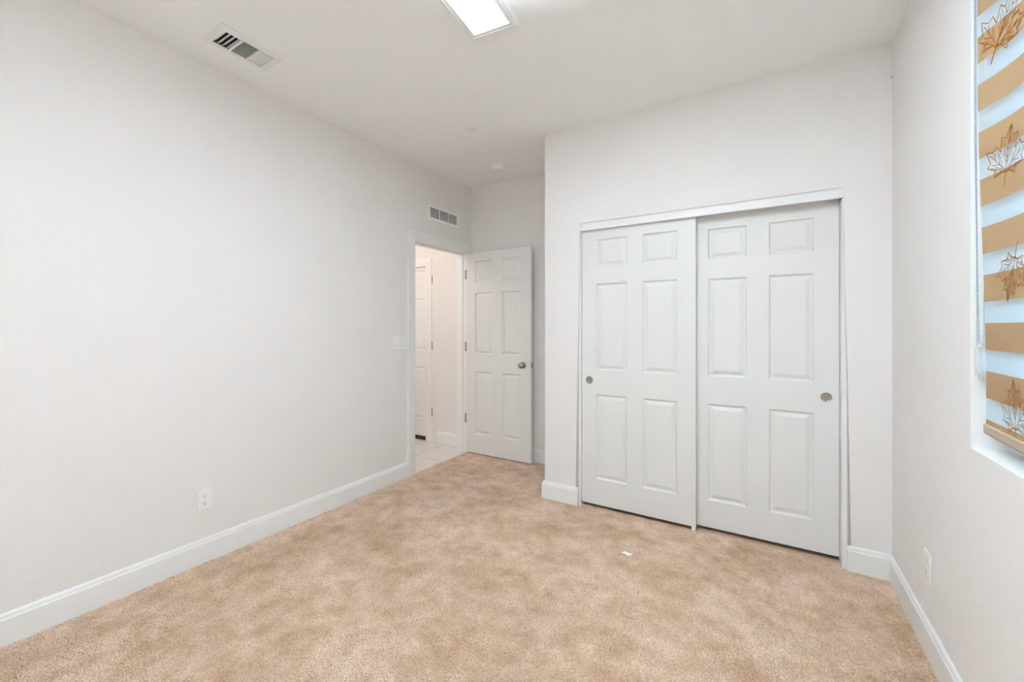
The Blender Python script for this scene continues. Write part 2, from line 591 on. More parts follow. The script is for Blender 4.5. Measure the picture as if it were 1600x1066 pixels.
# ------------------------------------------------------------------ panel doors
def panel_leaf(bm, w, hgt, t, cols, rows, frame):
    """Moulded six-panel leaf: local x along width, y out of the front face, z up; frame maps local to world."""
    xs = sorted({0.0, w, *[v for c in cols for v in c]})
    zs = sorted({0.0, hgt, *[v for r in rows for v in r]})
    holes = [(c[0], c[1], r[0], r[1]) for c in cols for r in rows]

    def P(x, y, z):
        return bm.verts.new(frame @ Vector((x, y, z)))

    for sgn in (1, -1):
        y = sgn * t / 2
        grid = {(i, j): P(x, y, z) for i, x in enumerate(xs) for j, z in enumerate(zs)}
        for i in range(len(xs) - 1):
            for j in range(len(zs) - 1):
                cx, cz = (xs[i] + xs[i + 1]) / 2, (zs[j] + zs[j + 1]) / 2
                q = [grid[i, j], grid[i + 1, j], grid[i + 1, j + 1], grid[i, j + 1]]
                if any(h[0] < cx < h[1] and h[2] < cz < h[3] for h in holes):
                    ring = q
                    x0, x1, z0_, z1_ = xs[i], xs[i + 1], zs[j], zs[j + 1]
                    for ins, dep in ((0.002, 0.0015), (0.005, 0.0080), (0.009, 0.0115), (0.015, 0.0118), (0.036, 0.0036), (0.038, 0.0030)):
                        nr = [P(x0 + ins, y - sgn * dep, z0_ + ins), P(x1 - ins, y - sgn * dep, z0_ + ins),
                              P(x1 - ins, y - sgn * dep, z1_ - ins), P(x0 + ins, y - sgn * dep, z1_ - ins)]
                        for k in range(4):
                            l = (k + 1) % 4
                            bm.faces.new((ring[k], ring[l], nr[l], nr[k]))
                        ring = nr
                    bm.faces.new(ring)
                else:
                    bm.faces.new(q)
    a, b_ = t / 2, -t / 2
    for (p0, p1) in (((0, 0), (w, 0)), ((w, 0), (w, hgt)), ((w, hgt), (0, hgt)), ((0, hgt), (0, 0))):
        bm.faces.new([P(p0[0], a, p0[1]), P(p1[0], a, p1[1]), P(p1[0], b_, p1[1]), P(p0[0], b_, p0[1])])
    bmesh.ops.remove_doubles(bm, verts=bm.verts, dist=1e-5)


def hinge(parent, x, y, z, nx, ny, hgt=0.089):
    """Knuckle barrel with a leaf sliver either side."""
    bm = bmesh.new()
    for k in range(5):
        lathe(bm, [(0.0, k * hgt / 5 + 0.0006), (0.0072, k * hgt / 5 + 0.0006), (0.0072, (k + 1) * hgt / 5 - 0.0006), (0.0, (k + 1) * hgt / 5 - 0.0006)],
              (x, y, z - hgt / 2), (0, 0, 1), 14)
    lathe(bm, [(0.004, -0.004), (0.0045, 0.0), (0.0045, hgt), (0.004, hgt + 0.004), (0, hgt + 0.005)], (x, y, z - hgt / 2), (0, 0, 1), 12)
    return tag(obj('hinge', bm, 'hinge_metal', parent, smooth=35), 'nickel hinge')


def knob(parent, c, axis):
    bm = bmesh.new()
    lathe(bm, [(0, 0), (0.031, 0), (0.032, 0.002), (0.031, 0.005), (0.026, 0.008), (0.015, 0.010), (0, 0.010)], c, axis, 36)
    rose = tag(obj('knob_rose', bm, 'nickel', parent, smooth=35), 'nickel knob rose')
    bm = bmesh.new()
    lathe(bm, [(0.0, 0.009), (0.0115, 0.009), (0.0105, 0.022), (0.013, 0.028), (0.021, 0.033), (0.0262, 0.041), (0.0272, 0.048), (0.0255, 0.055),
               (0.020, 0.061), (0.011, 0.0645), (0, 0.0655)], c, axis, 36)
    return tag(obj('knob', bm, 'nickel', parent, smooth=50), 'round nickel doorknob')


# open bedroom door, parallel to the alcove wall
D1X0, D1W, D1H = -2.629, 0.760, 2.034
d1 = thing('door_1', 'white six-panel bedroom door standing open against the alcove wall', 'door', (D1X0, 3.42, 0.012), kind='structure')
bm = bmesh.new()
COLS = [(0.114, 0.322), (0.438, 0.646)]
ROWS = [(0.194, 0.826), (1.002, 1.625), (1.728, 1.944)]
panel_leaf(bm, D1W, D1H, 0.035, COLS, ROWS, Matrix.Translation((D1X0, 3.4215, 0.012)))
obj('door_leaf', bm, 'door_paint', d1)
for z in (1.828, 1.091, 0.358):
    hinge(d1, D1X0 - 0.001, 3.4005, z, 1, 0)
for y, ax in ((3.404, (0, -1, 0)), (3.439, (0, 1, 0))):
    knob(d1, (-1.949, y, 0.932), ax)
bm = bmesh.new()
box(bm, (D1X0 + D1W - 0.0005, 3.409, 0.904), (D1X0 + D1W + 0.0016, 3.434, 0.960), 0.0006, 1)
box(bm, (D1X0 + D1W, 3.414, 0.924), (D1X0 + D1W + 0.011, 3.429, 0.940), 0.002, 2)
tag(obj('latch', bm, 'nickel', d1), 'nickel latch plate and bolt')

# closed hall door with black sweep
d2 = thing('door_2', 'closed white hall door with a black sweep seen through the doorway', 'door', (HDX1 - 0.003, YHL + 0.02, 0.012), kind='structure')
bm = bmesh.new()
D2W = HDX1 - HDX0 - 0.006
panel_leaf(bm, D2W, 2.014, 0.035, [(0.105, 0.325), (0.431, 0.651)], [(0.195, 0.790), (0.975, 1.575), (1.695, 1.895)],
           Matrix.Translation((HDX0 + 0.003, YHL + 0.022, 0.044)))
obj('door_leaf', bm, 'trim_paint', d2)
for z in (1.83, 1.083, 0.331):
    hinge(d2, HDX1 - 0.001, YHL - 0.003, z, 0, 1)
bm = boxes(((HDX0 + 0.004, YHL - 0.0012, 0.004), (HDX1 - 0.004, YHL + 0.034, 0.043), 0.002, 2),
           ((HDX0 + 0.004, YHL - 0.004, 0.0015), (HDX1 - 0.004, YHL + 0.010, 0.018), 0.001, 1))
tag(obj('door_sweep', bm, 'black_rubber', d2), 'black rubber door sweep')
knob(d2, (HDX0 + 0.07, YHL + 0.0045, 0.93), (0, -1, 0))


# sliding closet doors
def closet_door(label, x0, w, ymid, z0, hgt, cols, rows, pull_x, pull_z):
    d = thing('sliding_closet_door', label, 'closet door', (x0, ymid, z0), 'six-panel sliding closet doors', 'thing')
    bm = bmesh.new()
    panel_leaf(bm, w, hgt, 0.034, cols, rows, Matrix.Translation((x0, ymid, z0)))
    obj('door_leaf', bm, 'door_paint', d)
    yf = ymid - 0.017
    bm = bmesh.new()
    lathe(bm, [(0.0268, 0.0), (0.0272, 0.0018), (0.0262, 0.0030), (0.0245, 0.0028), (0.0225, 0.0012), (0.0215, 0.0006)], (pull_x, yf, pull_z), (0, -1, 0), 40)
    p = tag(obj('finger_pull', bm, 'nickel', d, smooth=60), 'round nickel finger pull')
    bm = bmesh.new()
    lathe(bm, [(0.0225, 0.0011), (0.0205, 0.0007), (0.017, 0.0006), (0.010, 0.0007), (0, 0.0008)], (pull_x, yf, pull_z), (0, -1, 0), 40)
    obj('pull_cup', bm, 'brushed_pull', p, smooth=60)
    return d


YD1, YD2 = 2.866, 2.912
closet_door('front sliding closet door on the left half, with a nickel pull near its left edge', -1.1385, 0.7635, YD1, 0.022, 1.985,
            [(0.105, 0.328), (0.433, 0.653)], [(0.182, 0.788), (0.957, 1.577), (1.692, 1.894)], -1.082, 0.908)
closet_door('rear sliding closet door on the right half, with a nickel pull near its right edge', -0.4165, 0.766, YD2, 0.021, 1.985,
            [(0.106, 0.321), (0.435, 0.652)], [(0.172, 0.783), (0.956, 1.574), (1.695, 1.889)], 0.292, 0.897)

# floor guide between the doors
bm = boxes(((-0.398, YD1 - 0.026, -0.006), (-0.377, YD1 - 0.0175, 0.030), 0.002, 2),
           ((-0.398, YD1 - 0.026, -0.006), (-0.377, YD2 + 0.028, 0.004), 0.001, 1),
           ((-0.398, YD1 + 0.018, 0.003), (-0.377, YD1 + 0.026, 0.030), 0.001, 1))
tag(obj('floor_guide', bm, 'white_plastic', origin=(-0.387, YD1, 0)), 'small white plastic guide on the carpet where the two closet doors meet', 'door guide')

# ------------------------------------------------------------------ carpet
area = [(XL + 0.012, XR - 0.012, YR, YC - 0.012),          # main room
        (XL + 0.016, XA - 0.012, YC - 0.012, YB - 0.012),  # alcove
        (CX0 + 0.018, CX1 - 0.018, YC - 0.012, YC + 0.05), # under the closet doors
        (XL - 0.018, XL + 0.016, DOOR_Y0 + 0.002, DOOR_Y1 - 0.002)]


def carpet():
    s, c = math.sin(YAW), math.cos(YAW)
    pts = []
    for x0, x1, ya, yb in area:
        sp = 0.0058
        gx, gy = np.meshgrid(np.arange(x0, x1, sp), np.arange(ya, yb, sp))
        p = np.stack([gx.ravel(), gy.ravel()], 1)
        p += rng.uniform(-0.45, 0.45, p.shape) * sp
        p[:, 0] = np.clip(p[:, 0], x0 + 0.001, x1 - 0.001)
        pts.append(p)
    p = np.concatenate(pts)
    depth = -p[:, 0] * s + p[:, 1] * c
    lat = p[:, 0] * c + p[:, 1] * s
    p = p[(depth > 1.15) & (lat < depth * 1.32 + 0.3) & (lat > -depth * 1.32 - 0.3)]
    n = len(p)

    def field(k, seed):
        r = np.random.default_rng(seed)
        out = np.zeros(n)
        for _ in range(10):
            a = r.uniform(0, 2 * np.pi)
            f = k * r.uniform(0.5, 1.6)
            out += np.sin((p[:, 0] * np.cos(a) + p[:, 1] * np.sin(a)) * f + r.uniform(0, 6.28))
        return out / 3.2
    lean_dir = field(4.0, 3) * 1.6 + rng.normal(0, 1.1, n)
    lean = np.abs(0.0030 + 0.0022 * field(5.0, 5) + rng.normal(0, 0.0022, n))
    hgt = rng.uniform(0.008, 0.0135, n) + 0.0012 * field(9.0, 8)
    tone = np.clip(0.66 + 0.20 * rng.normal(0, 1, n) - 0.5 * (rng.uniform(0, 1, n) < 0.02), 0, 1)
    ang = rng.uniform(0, 2 * np.pi, n)
    verts = np.zeros((n, 7, 3))
    z0 = -0.011
    lx, ly = np.cos(lean_dir) * lean, np.sin(lean_dir) * lean
    for k in range(3):
        a = ang + k * 2 * np.pi / 3
        r0, r1 = 0.0030, rng.uniform(0.0040, 0.0050, n)
        verts[:, k] = np.stack([p[:, 0] + r0 * np.cos(a), p[:, 1] + r0 * np.sin(a), np.full(n, z0)], 1)
        a2 = a + 0.6
        verts[:, 3 + k] = np.stack([p[:, 0] + r1 * np.cos(a2) + lx * 0.5, p[:, 1] + r1 * np.sin(a2) + ly * 0.5,
                                    z0 + hgt * (0.84 + 0.10 * rng.uniform(-1, 1, n))], 1)
    verts[:, 6] = np.stack([p[:, 0] + lx, p[:, 1] + ly, z0 + hgt], 1)
    base = (np.arange(n) * 7)[:, None]
    quads = np.array([[0, 1, 4, 3], [1, 2, 5, 4], [2, 0, 3, 5]])
    tris = np.array([[3, 4, 6], [4, 5, 6], [5, 3, 6]])
    q = (base[:, :, None] + quads[None]).reshape(n, 12)
    t = (base[:, :, None] + tris[None]).reshape(n, 9)
    loops = np.concatenate([q, t], 1).ravel().astype(np.int32)
    sizes = np.tile(np.array([4, 4, 4, 3, 3, 3], dtype=np.int32), n)
    starts = np.concatenate([[0], np.cumsum(sizes)[:-1]]).astype(np.int32)
    me = bpy.data.meshes.new('carpet')
    me.vertices.add(n * 7)
    me.vertices.foreach_set('co', verts.ravel().astype(np.float32))
    me.loops.add(len(loops))
    me.loops.foreach_set('vertex_index', loops)
    me.polygons.add(len(sizes))
    me.polygons.foreach_set('loop_start', starts)
    at = me.attributes.new('tone', 'FLOAT', 'POINT')
    at.data.foreach_set('value', np.repeat(tone, 7).astype(np.float32))
    me.update(calc_edges=True)
    me.polygons.foreach_set('use_smooth', np.ones(len(sizes), dtype=bool))
    me.materials.append(M['carpet_yarn'])
    o = bpy.data.objects.new('carpet', me)
    COL.objects.link(o)
    tag(o, 'mottled beige cut-pile carpet covering the bedroom floor', 'carpet', kind='stuff')


carpet()

# white scrap on the carpet
bm = bmesh.new()
sp = [(-0.028, -0.004), (-0.012, -0.009), (0.006, -0.008), (0.022, -0.004), (0.030, 0.004), (0.018, 0.007), (0.004, 0.011), (-0.016, 0.009)]
top = [bm.verts.new((-0.668 + x * 1.0, 2.345 + y * 1.6, 0.0075 + 0.004 * math.sin(i * 1.9))) for i, (x, y) in enumerate(sp)]
cen = bm.verts.new((-0.670, 2.345, 0.0125))
bot = [bm.verts.new(v.co - Vector((0, 0, 0.002))) for v in top]
for i in range(8):
    j = (i + 1) % 8
    bm.faces.new((top[i], top[j], cen))
    bm.faces.new((top[i], bot[i], bot[j], top[j]))
bm.faces.new(bot)
tag(obj('paper_scrap', bm, 'paper', origin=(-0.668, 2.345, 0.004)), 'tiny crumpled white scrap lying on the beige carpet before the closet', 'scrap')

# ------------------------------------------------------------------ ceiling things
# LED ceiling light
LX0, LX1, LY0, LY1 = -1.238, -0.984, 0.445, 1.665
TURN = Matrix.Translation((-1.1115, LY1, 0)) @ Matrix.Rotation(math.radians(6.0), 4, 'Z') @ Matrix.Translation((1.1115, -LY1, 0))
cl = thing('ceiling_light', 'long rectangular white LED panel light glowing on the ceiling', 'ceiling light', ((LX0 + LX1) / 2, (LY0 + LY1) / 2, ZC))
bm = bmesh.new()
sweep_pts = [(LX0, LY0), (LX1, LY0), (LX1, LY1), (LX0, LY1)]
prof = [(0.0, 0.0), (0.0, -0.036), (0.003, -0.039), (0.016, -0.045), (0.0165, -0.042), (0.034, -0.042), (0.034, 0.0)]
rings = []
cx, cy = (LX0 + LX1) / 2, (LY0 + LY1) / 2
for (x, y) in sweep_pts:
    sx, sy = (1 if x < cx else -1), (1 if y < cy else -1)
    rings.append([bm.verts.new((x + sx * u, y + sy * u, ZC + v)) for u, v in prof])
for i in range(4):
    j = (i + 1) % 4
    for k in range(len(prof)):
        l = (k + 1) % len(prof)
        bm.faces.new((rings[i][k], rings[j][k], rings[j][l], rings[i][l]))
xform(bm, bm.verts[:], TURN)
obj('light_frame', bm, 'white_metal', cl)
bm = boxes(((LX0 + 0.033, LY0 + 0.033, ZC - 0.0415), (LX1 - 0.033, LY1 - 0.033, ZC - 0.034)))
xform(bm, bm.verts[:], TURN)
tag(obj('diffuser', bm, 'led_diffuser', cl), 'glowing white diffuser')

# ceiling air register
vx0, vx1, vy0, vy1 = VENT
cv = thing('ceiling_vent', 'white three-way air register on the ceiling near the left wall', 'air vent', ((vx0 + vx1) / 2, (vy0 + vy1) / 2, ZC))
bm = slab('z', ZC - 0.006, ZC - 0.0005, -2.420, -2.212, 0.970, 1.281, [(vx0 + 0.004, vx1 - 0.004, vy0 + 0.004, vy1 - 0.004)])
es = [e for e in bm.edges if all(v.co.z < ZC - 0.005 for v in e.verts) and (all(abs(v.co.x + 2.420) < 1e-4 for v in e.verts) or all(abs(v.co.x + 2.212) < 1e-4 for v in e.verts)
      or all(abs(v.co.y - 0.970) < 1e-4 for v in e.verts) or all(abs(v.co.y - 1.281) < 1e-4 for v in e.verts))]
bmesh.ops.bevel(bm, geom=es, offset=0.0045, segments=2, profile=0.5, affect='EDGES')
for y in (1.0885, 1.1735):
    box(bm, (vx0 + 0.004, y - 0.004, ZC - 0.006), (vx1 - 0.004, y + 0.004, ZC + 0.004))
for x, y in ((-2.316, 0.986), (-2.316, 1.266)):
    lathe(bm, [(0, -0.0008), (0.003, -0.0006), (0.0036, 0.0)], (x, y, ZC - 0.006), (0, 0, 1), 10)
obj('vent_frame', bm, 'white_metal', cv)


def louver(bm, c, half, axis, width, tilt, th=0.0012):
    """A tilted slat centred on c, running half either way along axis."""
    hw = width / 2
    vs = box(bm, (-half, -hw, -th / 2), (half, hw, th / 2))
    mt_ = Matrix.Translation(c) @ (Matrix.Identity(4) if axis == 'x' else Matrix.Rotation(math.pi / 2, 4, 'Z')) @ Matrix.Rotation(tilt, 4, 'X')
    xform(bm, vs, mt_)


hx = (vx1 - vx0) / 2 - 0.005
mxv = (vx0 + vx1) / 2
bm = bmesh.new()
for k in range(4):
    louver(bm, (mxv, vy0 + 0.012 + k * 0.0215, ZC + 0.006), hx, 'x', 0.024, math.radians(38))
obj('louver_bank', bm, 'white_metal', cv)
bm = bmesh.new()
for k in range(9):
    louver(bm, (vx0 + 0.010 + k * 0.0156, 1.131, ZC + 0.002), 0.038, 'y', 0.0125, math.radians(56))
obj('louver_bank', bm, 'white_metal', cv)
bm = bmesh.new()
for k in range(4):
    louver(bm, ((vx0 + vx1 - 0.0152) / 2, 1.184 + k * 0.0195, ZC + 0.0012), (vx1 - vx0 - 0.0168) / 2, 'x', 0.021, math.radians(-38))
obj('louver_bank', bm, 'white_metal', cv)
bm = bmesh.new()
box(bm, (vx0 + 0.0005, vy0 + 0.0005, ZC + 0.001), (vx1 - 0.0005, vy1 - 0.0005, ZC + 0.13))
bm.faces.ensure_lookup_table()
bmesh.ops.delete(bm, geom=[f for f in bm.faces if f.calc_center_median().z < ZC + 0.01], context='FACES')
obj('duct', bm, 'duct_metal', cv)

# concealed sprinkler cover
bm = bmesh.new()
lathe(bm, [(0, -0.006), (0.036, -0.006), (0.0405, -0.0052), (0.0415, -0.004), (0.0415, -0.0025), (0.034, -0.0022), (0.034, 0.0)], (-1.850, 2.452, ZC), (0, 0, 1), 48)
tag(obj('sprinkler_cover', bm, 'white_metal', origin=(-1.850, 2.452, ZC), smooth=40), 'small flat white concealed sprinkler cover disc on the ceiling', 'sprinkler cover')

# smoke detector
sd = thing('smoke_detector', 'round white smoke detector on the ceiling near the alcove', 'smoke detector', (-2.062, 3.128, ZC))
bm = bmesh.new()
lathe(bm, [(0.070, 0), (0.0715, -0.003), (0.0705, -0.010), (0.060, -0.012), (0, -0.012)], (-2.062, 3.128, ZC), (0, 0, 1), 48)
obj('base', bm, 'white_plastic', sd, smooth=40)
bm = bmesh.new()
lathe(bm, [(0.0585, -0.011), (0.060, -0.016), (0.0585, -0.026), (0.052, -0.034), (0.040, -0.039), (0.020, -0.0405), (0, -0.0408)], (-2.062, 3.128, ZC), (0, 0, 1), 48)
obj('cover', bm, 'white_plastic', sd, smooth=50)
bm = bmesh.new()
lathe(bm, [(0.0, -0.043), (0.007, -0.0428), (0.0085, -0.0405), (0.0085, -0.038)], (-2.048, 3.105, ZC), (0, 0, 1), 20)
obj('test_button', bm, 'white_plastic', sd, smooth=40)

# ------------------------------------------------------------------ wall things
# return air grille above the door
gy0, gy1, gz0, gz1 = GRILLE
wv = thing('wall_vent', 'white three-bay transfer grille on the left wall above the doorway', 'air vent', (XL, (gy0 + gy1) / 2, gz0))
bays = [(2.868, 2.990), (3.000, 3.118), (3.128, 3.248)]
bm = slab('x', XL + 0.0075, XL + 0.0005, 2.829, 3.288, 2.274, 2.413, [(a, b_, 2.303, 2.394) for a, b_ in bays])
es = [e for e in bm.edges if all(v.co.x > XL + 0.006 for v in e.verts) and (
    all(abs(v.co.y - 2.829) < 1e-4 for v in e.verts) or all(abs(v.co.y - 3.288) < 1e-4 for v in e.verts)
    or all(abs(v.co.z - 2.274) < 1e-4 for v in e.verts) or all(abs(v.co.z - 2.413) < 1e-4 for v in e.verts))]
bmesh.ops.bevel(bm, geom=es, offset=0.005, segments=2, profile=0.5, affect='EDGES')
obj('vent_frame', bm, 'white_metal', wv)
for a, b_ in bays:
    bm = bmesh.new()
    for k in range(9):
        vs = box(bm, (-0.0085, a + 0.0002, -0.0006), (0.0085, b_ - 0.0002, 0.0006))
        xform(bm, vs, Matrix.Translation((XL - 0.0025, 0, 2.3085 + k * 0.0101)) @ Matrix.Rotation(math.radians(44), 4, 'Y'))
    obj('louver_bank', bm, 'white_metal', wv)
bm = bmesh.new()
box(bm, (XL - 0.105, gy0 + 0.0005, gz0 + 0.0005), (XL - 0.001, gy1 - 0.0005, gz1 - 0.0005))
bmesh.ops.delete(bm, geom=[f for f in bm.faces if f.calc_center_median().x > XL - 0.01], context='FACES')
obj('duct', bm, 'duct_metal', wv)

# three-gang rocker switch
SY0, SY1, SZ0, SZ1 = 2.426, 2.578, 1.101, 1.219
sw = thing('light_switch', 'white three-gang rocker switch plate on the left wall beside the doorway', 'light switch', (XL, (SY0 + SY1) / 2, SZ0))
bm = boxes(((XL + 0.0004, SY0, SZ0), (XL + 0.0065, SY1, SZ1), 0.0025, 3))
obj('plate', bm, 'switch_plastic', sw)
gw = (SY1 - SY0) / 3
for k in range(3):
    yc = SY0 + 0.028 + k * 0.048
    bm = boxes(((XL + 0.006, yc - 0.0165, 1.127), (XL + 0.0072, yc + 0.0165, 1.194), 0.0004, 1))
    fr = obj('rocker_frame', bm, 'switch_plastic', sw)
    bm = bmesh.new()
    up = 1 if k == 1 else -1
    tilt = math.radians(3.5) * up
    vs0 = box(bm, (-0.003, -0.0148, -0.0312), (0.0035, 0.0148, 0.0312), 0.001, 2)
    xform(bm, bm.verts[:], Matrix.Translation((XL + 0.0078, yc, 1.1605)) @ Matrix.Rotation(tilt, 4, 'Y'))
    obj('rocker', bm, 'switch_plastic', sw)
    bm = boxes(((XL + 0.0062, yc - 0.0150, 1.1278), (XL + 0.0076, yc + 0.0150, 1.1300)))
    tag(obj('rocker_gap', bm, 'dark_slot', sw), 'dark gap below the rocker')


def duplex(label, x, y, z, n):
    """Duplex outlet whose plate stands on a wall of normal (n, 0, 0)."""
    o = thing('wall_outlet', label, 'outlet', (x, y, z - 0.057))
    bm = boxes(((x + n * 0.0004, y - 0.035, z - 0.057), (x + n * 0.0062, y + 0.035, z + 0.057), 0.0022, 3))
    obj('plate', bm, 'switch_plastic', o)
    for dz in (0.0195, -0.0195):
        bm = bmesh.new()
        pts = []
        for i in range(28):
            a = 2 * math.pi * i / 28
            pts.append((max(-0.0148, min(0.0148, 0.0172 * math.cos(a))), max(-0.0142, min(0.0142, 0.0172 * math.sin(a)))))
        f0 = [bm.verts.new((x + n * 0.0058, y + a, z + dz + b_)) for a, b_ in pts]
        f1 = [bm.verts.new((x + n * 0.0076, y + a * 0.98, z + dz + b_ * 0.98)) for a, b_ in pts]
        bm.faces.new(f1)
        for i in range(28):
            j = (i + 1) % 28
            bm.faces.new((f0[i], f0[j], f1[j], f1[i]))
        r = obj('receptacle', bm, 'switch_plastic', o)
        bm = bmesh.new()
        for dy, hh in ((-0.0064, 0.0040), (0.0064, 0.0034)):
            box(bm, (x + n * 0.0074, y + dy - 0.0011, z + dz + 0.0030 - hh), (x + n * 0.00775, y + dy + 0.0011, z + dz + 0.0030 + hh))
        lathe(bm, [(0, 0.00775), (0.0026, 0.00775), (0.0026, 0.0074)], (x, y, z + dz - 0.0078), (n, 0, 0), 14)
        tag(obj('slots', bm, 'dark_slot', r), 'dark outlet slots')
    bm = bmesh.new()
    lathe(bm, [(0.0034, 0.0058), (0.0032, 0.0070), (0, 0.0073)], (x, y, z), (n, 0, 0), 14)
    obj('screw', bm, 'white_metal', o)
    return o


duplex('white duplex outlet low on the long left wall', XL, 1.070, 0.343, 1)
duplex('white outlet plate low on the right wall below the window, seen edge-on', XR, 2.253, 0.345, -1)

# spring door stop on the alcove baseboard
ds = thing('door_stop', 'small metal spring door stop on the baseboard behind the open door', 'door stop', (-1.905, YB - 0.0135, 0.045))
bm = bmesh.new()
c0 = Vector((-1.905, YB - 0.0135, 0.045))
prev = None
N, R = 130, 0.0058
for i in range(N + 1):
    a = i * 2 * math.pi / 12
    y = c0.y - 0.004 - 0.036 * i / N
    ring = []
    for k in range(5):
        b_ = 2 * math.pi * k / 5
        rr = R + 0.0011 * math.cos(b_)
        ring.append(bm.verts.new((c0.x + rr * math.cos(a), y + 0.0011 * math.sin(b_), c0.z + rr * math.sin(a))))
    if prev:
        for k in range(5):
            l = (k + 1) % 5
            bm.faces.new((prev[k], prev[l], ring[l], ring[k]))
    prev = ring
obj('spring', bm, 'nickel', ds, smooth=60)
bm = bmesh.new()
lathe(bm, [(0, -0.001), (0.010, -0.001), (0.010, 0.003), (0.006, 0.006), (0, 0.006)], c0, (0, -1, 0), 18)
obj('mount', bm, 'nickel', ds)
bm = bmesh.new()
lathe(bm, [(0, 0.039), (0.0075, 0.039), (0.008, 0.044), (0.006, 0.047), (0, 0.0475)], c0, (0, -1, 0), 18)
tag(obj('bumper_tip', bm, 'black_rubber', ds), 'dark rubber tip')

# nail left in the corner of the right wall
bm = bmesh.new()
lathe(bm, [(0, -0.004), (0.0013, -0.004), (0.0013, 0.004), (0.0034, 0.0045), (0.0034, 0.0058), (0, 0.006)], (XR, YC - 0.010, 2.557), (-1, 0, 0), 12)
tag(obj('nail', bm, 'nail_steel', origin=(XR, YC - 0.010, 2.557)), 'tiny dark nail high in the corner right of the closet', 'nail')

# ------------------------------------------------------------------ window and blind
wn = thing('window_1', 'white vinyl window in the right wall recess behind the banded blind', 'window', (XR + 0.10, (WIN_Y0 + WIN_Y1) / 2, WIN_Z0), kind='structure')
a0, a1 = WIN_Y0 + 0.001, WIN_Y1 - 0.001
b0, b1 = WIN_Z0 + 0.001, WIN_Z1 - 0.001
mid = (a0 + a1) / 2
bm = slab('x', XR + 0.085, XR + 0.145, a0, a1, b0, b1, [(a0 + 0.042, mid - 0.022, b0 + 0.045, b1 - 0.042), (mid + 0.022, a1 - 0.042, b0 + 0.045, b1 - 0.042)])
obj('window_frame', bm, 'vinyl', wn)
bm = boxes(((XR + 0.112, a0 + 0.04, b0 + 0.043), (XR + 0.116, mid - 0.02, b1 - 0.04)), ((XR + 0.112, mid + 0.02, b0 + 0.043), (XR + 0.116, a1 - 0.04, b1 - 0.04)))
obj('pane', bm, 'window_glass', wn)

BL_Y0, BL_Y1, BL_Z0, BL_Z1 = WIN_Y0 + 0.02, 1.828, 0.965, 2.345


def shade_x(y, z):
    """Depth of the bowed shade cloth: its far edge curls into the room high up and leans to the glass low down."""
    t = (z - BL_Z0) / (BL_Z1 - BL_Z0)
    s = max(0.0, BL_Y1 - y)
    e = math.exp(-(s / 0.09) ** 1.3)
    top = 0.600 - 0.044 * e
    low = 0.562 + 0.012 * math.exp(-(s / 0.22) ** 1.5)
    k = max(0.0, min(1.0, (t - 0.08) / 0.72))
    k = k * k * (3 - 2 * k)
    return low + (top - low) * k


bl = thing('zebra_blind', 'tan and sheer banded zebra blind with maple leaf print in the window recess', 'window blind', (0.585, (BL_Y0 + BL_Y1) / 2, BL_Z0))
TAN0, PER, TANH = 2.028, 0.1455, 0.081
bands = []
k = -3
while True:
    zt = TAN0 - k * PER
    zb = zt - TANH
    if zt < BL_Z0 + 0.02:
        break
    bands.append((max(zb, BL_Z0 + 0.02), min(zt, BL_Z1)))
    k += 1
bands = [b_ for b_ in bands if b_[0] < b_[1]]
ys = sorted({BL_Y0, *np.linspace(BL_Y0, 1.5, 8).tolist(), *np.linspace(1.5, BL_Y1, 26).tolist()})


def cloth(bm, off, dz, flip=1):
    zs = {BL_Z0 + 0.02, BL_Z1}
    bb = [(max(b_[0] + dz, BL_Z0 + 0.02), min(b_[1] + dz, BL_Z1)) for b_ in bands]
    for b_ in bb:
        zs.update(b_)
    zs = sorted(zs)
    zz = []
    for a, b_ in zip(zs, zs[1:]):
        zz += [a, (a + b_) / 2]
    zz.append(zs[-1])
    g = [[bm.verts.new((shade_x(y, z) + off, y, z)) for z in zz] for y in ys]
    for i in range(len(ys) - 1):
        for j in range(len(zz) - 1):
            f = bm.faces.new((g[i][j], g[i + 1][j], g[i + 1][j + 1], g[i][j + 1]))
            c = (zz[j] + zz[j + 1]) / 2
            f.material_index = 1 if any(a <= c <= b_ for a, b_ in bb) else 0
            f.smooth = True


HALF = [(0.0, 0.0), (0.10, 0.03), (0.32, -0.06), (0.29, 0.08), (0.54, 0.18), (0.46, 0.27), (0.62, 0.54), (0.43, 0.50), (0.36, 0.61), (0.21, 0.46), (0.25, 0.79), (0.12, 0.73), (0.0, 1.0)]
VEINS = [((0, 0), (0, 0.95)), ((0, 0.04), (0.52, 0.46)), ((0, 0.02), (0.44, 0.16)), ((0, 0.3), (0.18, 0.62)), ((0, 0.45), (0.16, 0.70)), ((0.2, 0.2), (0.42, 0.22)),
         ((0.2, 0.2), (0.27, 0.45)), ((0.33, 0.31), (0.40, 0.46)), ((0, 0.6), (0.10, 0.76)), ((0.12, 0.12), (0.20, 0.36)), ((0.1, 0.05), (0.28, 0.0)), ((0.26, 0.1), (0.36, 0.05)),
         ((0, 0.2), (0.13, 0.42)), ((0.1, 0.09), (0.33, 0.16))]


